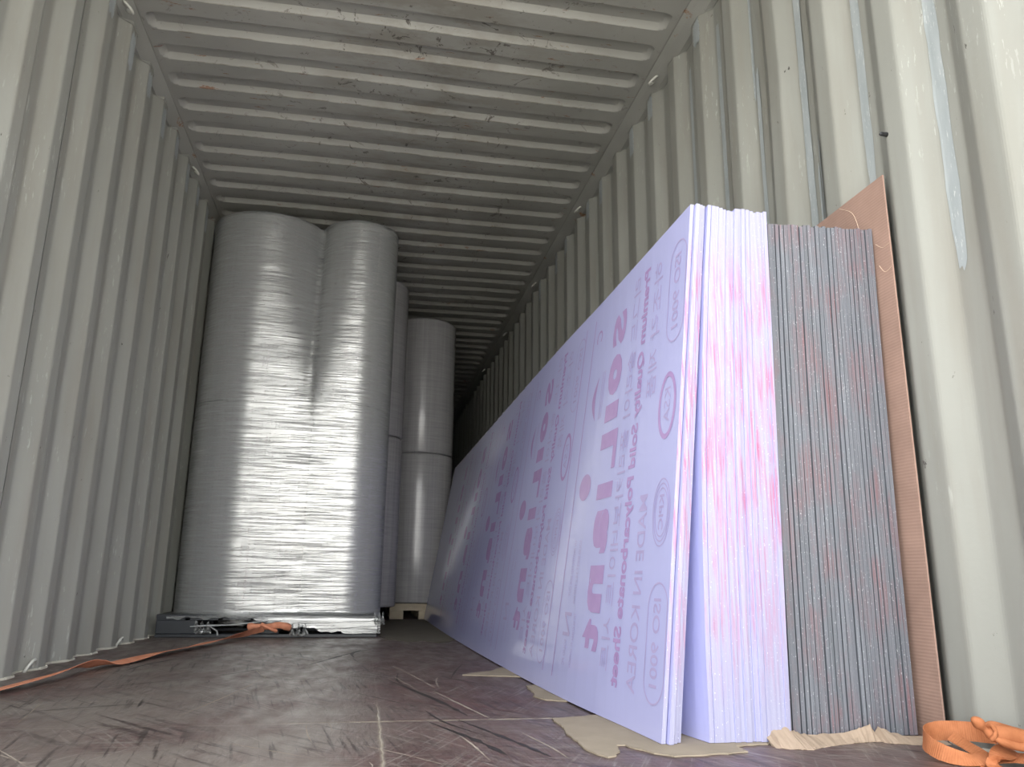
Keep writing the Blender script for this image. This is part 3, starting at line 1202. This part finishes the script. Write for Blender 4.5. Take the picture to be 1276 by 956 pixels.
# torn cardboard on the floor (world metres)
main = [(0.62, 2.02), (0.465, 1.973), (0.462, 1.867), (0.454, 1.747), (0.452, 1.66), (0.455, 1.605), (0.473, 1.55), (0.494, 1.561), (0.512, 1.595), (0.520, 1.63),
        (0.524, 1.655), (0.543, 1.655), (0.551, 1.62), (0.574, 1.573), (0.602, 1.541), (0.67, 1.546), (0.765, 1.563), (0.765, 1.617), (0.90, 1.64), (0.93, 1.9), (0.80, 2.05)]
o = slab('torn_cardboard', ragged(main, 0.004, 0.014, 2), 0.003, M_CBF)
tag(o, 'large ragged tan cardboard scrap under the front corner of the white sheets', 'cardboard', 'torn cardboard scraps on the floor')
tri = [(0.355, 2.86), (0.378, 2.895), (0.42, 2.93), (0.473, 2.971), (0.555, 3.12), (0.62, 3.1), (0.58, 2.78)]
o = slab('torn_cardboard', ragged(tri, 0.003, 0.02, 4), 0.003, M_CBF)
tag(o, 'small pointed tan cardboard scrap poking out left from under the printed sheet', 'cardboard', 'torn cardboard scraps on the floor')
sm = [(0.52, 2.56), (0.512, 2.50), (0.514, 2.42), (0.497, 2.33), (0.515, 2.27), (0.575, 2.24), (0.62, 2.3), (0.60, 2.6)]
o = slab('torn_cardboard', ragged(sm, 0.004, 0.015, 5), 0.003, M_CBF)
tag(o, 'little frayed cardboard scrap at the sheet foot, between the large and the pointed scraps', 'cardboard', 'torn cardboard scraps on the floor')
far = [(0.10, 4.72), (0.15, 4.46), (0.272, 4.30), (0.33, 4.36), (0.359, 4.32), (0.404, 4.24), (0.47, 4.33), (0.52, 4.5), (0.51, 5.6), (0.49, 6.4), (0.30, 6.5), (0.20, 6.4), (0.12, 5.6)]
o = slab('torn_cardboard', ragged(far, 0.006, 0.03, 6), 0.003, mat_cardboard('dusty_cardboard', (0.14, 0.125, 0.10), 1, 60))
tag(o, 'dusty grey-brown cardboard lying on the floor in front of the far wooden pallet', 'cardboard', 'torn cardboard scraps on the floor')

# crumpled pale cardboard lip under the grey stack
mb = MB()
prof = [(0.845, 1.640, 0.012, 1.600), (0.865, 1.66, 0.034, 1.585), (0.895, 1.66, 0.036, 1.575), (0.912, 1.658, 0.020, 1.572), (0.93, 1.655, 0.013, 1.585), (0.97, 1.653, 0.012, 1.603),
        (1.03, 1.652, 0.015, 1.622), (1.065, 1.652, 0.022, 1.628), (1.092, 1.652, 0.030, 1.632), (1.104, 1.655, 0.012, 1.628), (1.112, 1.652, 0.026, 1.610), (1.14, 1.652, 0.010, 1.598),
        (1.18, 1.652, 0.005, 1.585), (1.235, 1.652, 0.004, 1.585)]
rnd = random.Random(8)
P = []
for i in range(len(prof) - 1):
    for k in range(5):
        t = k / 5
        P.append(tuple(lerp(prof[i][j], prof[i + 1][j], t) for j in range(4)))
P.append(prof[-1])
v = []
for i, (x, yb, zt, yf) in enumerate(P):
    j = rnd.uniform(-0.0035, 0.0035)
    v += [(x, yf + rnd.uniform(-.004, .004), 0.0012), (x, lerp(yf, yb, 0.45), 0.002 + zt * 0.45 + j), (x, yb - 0.004, 0.002 + zt + j), (x, yb - 0.001, 0.0015 + zt),
          (x, lerp(yf, yb, 0.5), 0.0002), (x, yf, 0.0)]
f = []
for i in range(len(P) - 1):
    for k in range(6):
        k2 = (k + 1) % 6
        f.append((i * 6 + k, i * 6 + k2, (i + 1) * 6 + k2, (i + 1) * 6 + k))
f += [tuple(range(6)), tuple((len(P) - 1) * 6 + k for k in range(6))]
o = mesh('crumpled_cardboard', v, f, M_CBP, None, False, None, (1.04, 1.62, 0))
tag(o, 'pale crumpled cardboard edge folded up at the foot of the grey sheets', 'cardboard')

# ------------------------------------------------------------------ front pallet with wrapped rolls
def rolls(name, cx, cy, r, z0, z1, label, group, lean=0.0):
    n = 72
    rs = [(z0, r - 0.012), (z0 + 0.004, r - 0.004), (z0 + 0.012, r), (lerp(z0, z1, .33), r * 1.002), (lerp(z0, z1, .66), r * 0.999), (z1 - 0.02, r), (z1 - 0.008, r - 0.004), (z1, r - 0.014)]
    v, f = [], []
    for z, q in rs:
        for k in range(n):
            a = 2 * math.pi * k / n
            v.append((cx + lean * z + q * math.cos(a), cy + q * math.sin(a), z))
    for j in range(len(rs) - 1):
        for k in range(n):
            k2 = (k + 1) % n
            f.append((j * n + k, j * n + k2, (j + 1) * n + k2, (j + 1) * n + k))
    # cardboard core hole at both ends
    for j, z in ((0, z0), (len(rs) - 1, z1)):
        b = len(v)
        for k in range(n):
            a = 2 * math.pi * k / n
            v.append((cx + lean * z + 0.04 * math.cos(a), cy + 0.04 * math.sin(a), z))
        for k in range(n):
            k2 = (k + 1) % n
            f.append((j * n + k, j * n + k2, b + k2, b + k))
        if j == 0:
            b0 = b
        else:
            for k in range(n):
                k2 = (k + 1) % n
                f.append((b0 + k, b0 + k2, b + k2, b + k))
    o = mesh(name, v, f, M_ROLL, None, True, None, (cx, cy, z0))
    o.data.set_sharp_from_angle(angle=0.9)
    tag(o, label, 'roll', group)
    return o


ZP, ZM, ZT = 0.121, 1.325, 2.515
G1 = 'film-wrapped rolls on the black pallet'
FR = [('left', -0.712, 5.012, 0.352, 'wide left'), ('right', -0.128, 4.902, 0.232, 'narrow right')]
for side, cx_, cy_, r_, w_ in FR:
    rolls('wrapped_roll', cx_, cy_, r_, ZP + 0.002, ZM - 0.002, 'lower film-wrapped roll of the %s column on the black pallet' % w_, G1)
    rolls('wrapped_roll', cx_, cy_, r_, ZM + 0.001, ZT, 'upper film-wrapped roll of the %s column, just below the roof' % w_, G1)
rolls('wrapped_roll', -0.03, 5.66 + 0.21, 0.262, ZP + 0.002, ZM - 0.002, 'lower film-wrapped roll half hidden behind the narrow right column', G1)
rolls('wrapped_roll', -0.03, 5.66 + 0.21, 0.262, ZM + 0.001, ZT, 'upper film-wrapped roll half hidden behind the narrow right column', G1)
rolls('wrapped_roll', 0.43, 6.90, 0.288, ZP + 0.002, 1.352, 'lower grey roll standing alone on the wooden pallet at the back', 'wrapped rolls on the wooden pallet')
rolls('wrapped_roll', 0.43, 6.90, 0.286, 1.356, 2.555, 'upper grey roll standing alone at the back, dark seam beneath it', 'wrapped rolls on the wooden pallet')


# stretch film wound round the two front columns
def hull_path():
    """closed outline: list of (x, y_hull, y_follow) sampled round the load"""
    (ax, ay, ar), (bx, by, br) = (-0.712, 5.012, 0.356), (-0.128, 4.902, 0.236)
    d = math.hypot(bx - ax, by - ay)
    base = math.atan2(by - ay, bx - ax)
    # lower external tangent (toward -Y)
    off = math.acos((ar - br) / d)
    th = base - off
    pts = []
    # left circle from its back (+Y) round the left side to the tangent point
    a0, a1 = math.pi / 2, 2 * math.pi + th if th < 0 else th
    for k in range(61):
        a = lerp(a0, a1, k / 60)
        pts.append((ax + ar * math.cos(a), ay + ar * math.sin(a), 0))
    A = (ax + ar * math.cos(th), ay + ar * math.sin(th))
    B = (bx + br * math.cos(th), by + br * math.sin(th))
    for k in range(1, 48):
        t = k / 48
        x, y = lerp(A[0], B[0], t), lerp(A[1], B[1], t)
        # depth to the cylinders straight behind
        yy_ = 1e9
        for (cx_, cy_, r_) in ((ax, ay, ar), (bx, by, br)):
            if abs(x - cx_) < r_:
                yy_ = min(yy_, cy_ - math.sqrt(r_ * r_ - (x - cx_) ** 2))
        dep = min(max(0.0, yy_ - y), 0.20)
        pts.append((x, y, dep))
    for k in range(46):
        a = lerp(th, math.pi / 2, k / 45)
        pts.append((bx + br * math.cos(a), by + br * math.sin(a), 0))
    return pts


HP = hull_path()
nH = len(HP)
zs = [0.02, 0.035, 0.05, 0.07, 0.09, 0.11, 0.125, 0.145] + [0.17 + 0.055 * k for k in range(42)]
zs = [z for z in zs if z < 2.49] + [2.49, 2.515, 2.520, 2.521]
rnd = random.Random(9)
v, f = [], []
ph = [rnd.uniform(0, 6.28) for _ in range(8)]
for j, z in enumerate(zs):
    for i, (x, y, dep) in enumerate(HP):
        w = max(0.0, min(1.0, (z - 1.05) / 1.35)) ** 1.8
        ins = 0.0
        if z > 2.515:
            ins = 0.02 if z < 2.5205 else 0.09
        yy_ = y + dep * w
        cx_ = -0.42
        cy_ = 5.0
        if dep > 0:
            wr = 0.0022 * math.sin(z * 31 + ph[0] + x * 5) + 0.0016 * math.sin(z * 57 + x * 11 + ph[1])
            yy_ += wr
        if z < 0.125:      # film drawn out over the pallet edge
            t = (0.125 - z) / 0.105
            s = 0.012
            if y < cy_:
                yy_ = min(yy_, 4.640 + 0.02 * 0) if x > -1.03 else yy_
        zz = z
        if z < 0.12 and y < 5.0:
            # lower rim climbs towards the left
            rim = 0.10 - 0.085 * sstep(-0.75, 0.05, x) + 0.006 * math.sin(x * 40) + 0.004 * math.sin(x * 93)
            zz = max(z, rim)
        dx, dy = cx_ - x, cy_ - yy_
        L = math.hypot(dx, dy)
        zj = zz - (0.004 * ins / 0.02 if ins else 0) * 0
        v.append((x + dx / L * ins, yy_ + dy / L * ins, zj + (0.003 if ins > 0.05 else 0)))
for j in range(len(zs) - 1):
    for i in range(nH):
        i2 = (i + 1) % nH
        q = (j * nH + i, j * nH + i2, (j + 1) * nH + i2, (j + 1) * nH + i)
        f.append(q)
film = mesh('stretch_film', v, f, M_FILM, None, True, None, (-0.42, 5.0, 0.02))
tag(film, 'clear shiny stretch film wound round the two front roll columns on the black pallet', 'plastic film')
# loose lumps and strings of film hanging in the pallet openings
rnd = random.Random(21)
for (x0, x1, zc) in ((-0.88, -0.79, 0.055), (-0.38, -0.28, 0.04), (0.07, 0.13, 0.105)):
    mb = MB()
    n, m_ = 16, 7
    vv = []
    for j in range(m_ + 1):
        for i in range(n + 1):
            x = lerp(x0, x1, i / n)
            vv.append((x + rnd.uniform(-.004, .004), 4.636 + rnd.uniform(-0.010, 0.012) - 0.006 * math.sin(j * 1.3), zc - 0.034 + 0.07 * j / m_ * (0.6 + 0.4 * math.sin(i * 1.1)) + rnd.uniform(-.004, .004)))
    mb.add(vv, [(j * (n + 1) + i, j * (n + 1) + i + 1, (j + 1) * (n + 1) + i + 1, (j + 1) * (n + 1) + i) for j in range(m_) for i in range(n)])
    mb.build('loose_film', M_FILM, film, smooth=False)
mb = MB()
mb.tube([(-0.90, 4.632, 0.058), (-0.83, 4.630, 0.062), (-0.70, 4.632, 0.066), (-0.60, 4.635, 0.076), (-0.50, 4.635, 0.088)], [0.003, 0.005, 0.003, 0.0035, 0.002], 6)
mb.tube([(-0.80, 4.632, 0.060), (-0.76, 4.630, 0.035), (-0.755, 4.630, 0.012)], [0.003, 0.004, 0.006], 6)
mb.build('film_string', mat_simple('bunched_film', (0.45, 0.47, 0.47), 0.25), film, smooth=True)

# black plastic pallet
pal = empty('plastic_pallet', (-0.49, 5.25, 0))
tag(pal, 'black plastic pallet under the big wrapped roll columns', 'pallet')
mb = MB()
mb.box(-1.08, 0.09, 4.650, 5.85, 0.100, 0.120, bev=0.003)
for k in range(7):
    mb.box(-1.078 + 0.17 * k, -1.078 + 0.17 * k + 0.145, 4.652, 5.848, 0.090, 0.1005)
mb.build('deck', M_BLACK, pal)
for (x0, x1) in ((-1.08, -0.875), (-0.585, -0.44), (-0.105, 0.09)):
    for (y0, y1) in ((4.655, 4.80), (5.18, 5.32), (5.70, 5.845)):
        mb = MB()
        mb.box(x0, x1, y0, y1, 0.018, 0.090, bev=0.004)
        mb.build('block', M_BLACK, pal)
for (y0, y1) in ((4.652, 4.80), (5.18, 5.32), (5.70, 5.848)):
    mb = MB()
    mb.box(-1.08, 0.09, y0, y1, 0.0, 0.0175, bev=0.003)
    mb.build('runner', M_BLACK, pal)

# wooden pallet at the back
pal2 = empty('wooden_pallet', (0.70, 7.15, 0))
tag(pal2, 'pale wooden pallet wrapped in film under the lone roll at the back', 'pallet')
mb = MB()
mb.box(0.22, 1.18, 6.60, 6.72, 0.095, 0.119, bev=0.002)
for k in range(1, 7):
    mb.box(0.22, 1.18, 6.60 + 0.155 * k, 6.60 + 0.155 * k + 0.12, 0.095, 0.119)
mb.box(0.22, 1.18, 6.602, 6.628, 0.066, 0.0945)
mb.build('deck', M_WOOD, pal2)
for (x0, x1) in ((0.22, 0.330), (0.452, 0.62), (1.05, 1.18)):
    for (y0, y1) in ((6.60, 6.72), (7.05, 7.17), (7.52, 7.64)):
        mb = MB()
        mb.box(x0, x1, y0, y1, 0.0, 0.0655, bev=0.003)
        mb.build('block', M_WOOD, pal2)


# ------------------------------------------------------------------ orange webbing
def ribbon(pts, wdirs, w, th=0.0016, n=6, nw=4, name='strap', parent=None, origin=None, curl=None, mat=None):
    """pts: centre line; wdirs: width directions at the same stations"""
    P = catmull(pts, n)
    Dn = catmull(wdirs, n)
    mbv, mbf, uv = [], [], []
    N = len(P)
    acc = 0
    sec = nw + 1
    for i in range(N):
        t = (P[min(i + 1, N - 1)] - P[max(i - 1, 0)]).normalized()
        d = (Dn[i] - t * Dn[i].dot(t)).normalized()
        nn = t.cross(d)
        if i:
            acc += (P[i] - P[i - 1]).length
        ww = w[int(round(i / (N - 1) * (len(w) - 1)))] if isinstance(w, list) else w
        for s in (1, -1):
            for k in range(sec):
                u = (k / nw - 0.5)
                c_ = (curl or 0.0) * (4 * u * u - 1)
                mbv.append(P[i] + d * ww * u + nn * (c_ + s * th / 2))
                uv.append((acc, u * 0.05))
    f = []
    for i in range(N - 1):
        a, b = i * 2 * sec, (i + 1) * 2 * sec
        for k in range(nw):
            f.append((a + k, a + k + 1, b + k + 1, b + k))
            f.append((a + sec + k, b + sec + k, b + sec + k + 1, a + sec + k + 1))
        f.append((a, b, b + sec, a + sec))
        f.append((a + nw, a + sec + nw, b + sec + nw, b + nw))
    me_o = mesh(name, mbv, f, mat or M_STRAP, parent, False, None, origin)
    me = me_o.data
    lay = me.uv_layers.new(name='UVMap')
    for L in me.loops:
        lay.data[L.index].uv = uv[L.vertex_index]
    return me_o


lash = empty('lashing_strap', (-0.80, 3.6, 0))
tag(lash, 'long orange webbing strap lying across the floor from the left wall to the black pallet', 'strap')
ribbon([(-0.98, 1.30, 0.004), (-1.03, 1.85, 0.004), (-1.02, 2.36, 0.006), (-0.985, 2.56, 0.012), (-0.945, 2.78, 0.020), (-0.918, 3.02, 0.030), (-0.905, 3.11, 0.022), (-0.885, 3.22, 0.010), (-0.850, 3.38, 0.012), (-0.81, 3.63, 0.016),
        (-0.755, 3.86, 0.014), (-0.705, 4.10, 0.018), (-0.64, 4.35, 0.026), (-0.57, 4.53, 0.036), (-0.51, 4.615, 0.052)],
       [(1, 0, 0), (1, 0, .05), (1, -.15, .15), (1, -.15, .15), (1, -.2, .2), (1, -.2, .5), (1, -.2, .55), (1, -.2, .0), (1, -.2, -.05), (1, -.2, .15), (1, -.2, .2), (1, -.2, .1), (1, -.3, .5), (.8, -.3, .9), (.5, -.2, 1)],
       [0.062, 0.062, 0.060, 0.054, 0.060, 0.06, 0.062, 0.056, 0.045], name='webbing', parent=lash, mat=M_STRAP2)
mb = MB()
mb.tube(catmull([(-0.60, 4.625, 0.055), (-0.575, 4.612, 0.062), (-0.54, 4.610, 0.060), (-0.505, 4.615, 0.057), (-0.475, 4.612, 0.062), (-0.435, 4.612, 0.066), (-0.40, 4.625, 0.058), (-0.385, 4.66, 0.052)], 5),
        [0.010, .016, .020, .019, .018, .016, .013, .012, .013] + [0.014] * 6 + [.016] * 7 + [.018] * 7 + [.02] * 5 + [.018, .016], 9)
mb.tube(catmull([(-0.53, 4.600, 0.072), (-0.50, 4.592, 0.060), (-0.47, 4.600, 0.045), (-0.45, 4.62, 0.035)], 5), [0.010] * 16, 8)
kn = mb.build('knot', M_STRAP2, lash, smooth=True)
kn.data.uv_layers.new(name='UVMap')

bun = empty('strap_bundle', (1.16, 1.44, 0))
tag(bun, 'knotted bundle of orange webbing with a standing loop at the lower right corner', 'strap')
# big standing loop
ribbon([(1.225, 1.445, 0.046), (1.205, 1.485, 0.044), (1.175, 1.508, 0.043), (1.135, 1.510, 0.041), (1.102, 1.492, 0.036), (1.088, 1.462, 0.028), (1.092, 1.432, 0.020),
        (1.110, 1.412, 0.014), (1.140, 1.402, 0.011), (1.175, 1.405, 0.012), (1.215, 1.40, 0.014)],
       [(0, .2, 1), (0, .1, 1), (0, .1, 1), (.05, .1, 1), (.15, .0, 1), (.2, .1, 1), (.1, .3, 1), (0, .6, .8), (0, .9, .5), (0, 1, .35), (0, 1, .3)],
       [0.036, 0.036, 0.036, 0.034, 0.033, 0.031, 0.029, 0.03, 0.034, 0.036], name='webbing', parent=bun)
# inner crossing tails
ribbon([(1.150, 1.475, 0.040), (1.165, 1.455, 0.026), (1.178, 1.430, 0.012), (1.165, 1.408, 0.006), (1.135, 1.405, 0.004)],
       [(1, .4, .3), (1, .5, .2), (.9, .6, .3), (.4, 1, .1), (.2, 1, .1)], 0.036, name='webbing', parent=bun)
ribbon([(1.235, 1.41, 0.020), (1.205, 1.395, 0.026), (1.180, 1.385, 0.022), (1.160, 1.375, 0.008), (1.150, 1.350, 0.003)],
       [(.1, 1, .4), (.1, 1, .5), (.2, 1, .5), (.8, .6, .2), (1, .3, 0)], 0.038, name='webbing', parent=bun)
ribbon([(1.19, 1.41, 0.012), (1.215, 1.37, 0.018), (1.235, 1.33, 0.016), (1.23, 1.28, 0.004)],
       [(1, .4, .3), (1, .3, .3), (1, .2, .1), (1, .1, 0)], 0.04, name='webbing', parent=bun)
# pinched bow and folded bunch
mb = MB()
mb.tube(catmull([(1.128, 1.385, 0.086), (1.140, 1.385, 0.078), (1.150, 1.384, 0.067), (1.158, 1.383, 0.061), (1.170, 1.382, 0.060), (1.190, 1.380, 0.058), (1.215, 1.376, 0.052), (1.24, 1.37, 0.045)], 4),
        [.003, .006, .008, .010, .011, .011, .009, .007, .006, .006, .0065, .008, .010, .012, .0135, .015, .016, .0165, .0165, .017, .017, .017, .017, .017, .017, .017, .016, .015, .014], 10)
mb.tube(catmull([(1.155, 1.392, 0.071), (1.175, 1.392, 0.072), (1.20, 1.388, 0.066), (1.235, 1.38, 0.056)], 4), [.004, .005, .006, .007, .008, .008, .008, .008, .008, .008, .008, .008, .008], 8)
mb.tube(catmull([(1.158, 1.374, 0.056), (1.175, 1.370, 0.047), (1.20, 1.366, 0.040), (1.24, 1.36, 0.036)], 4), [.004, .005, .006, .007, .008, .008, .008, .008, .008, .008, .008, .008, .008], 8)
mb.tube(catmull([(1.158, 1.396, 0.063), (1.163, 1.380, 0.074), (1.160, 1.368, 0.062), (1.156, 1.376, 0.050)], 4), [0.0045] * 13, 8)
kb = mb.build('knot', M_STRAP, bun, smooth=True)
kb.data.uv_layers.new(name='UVMap')
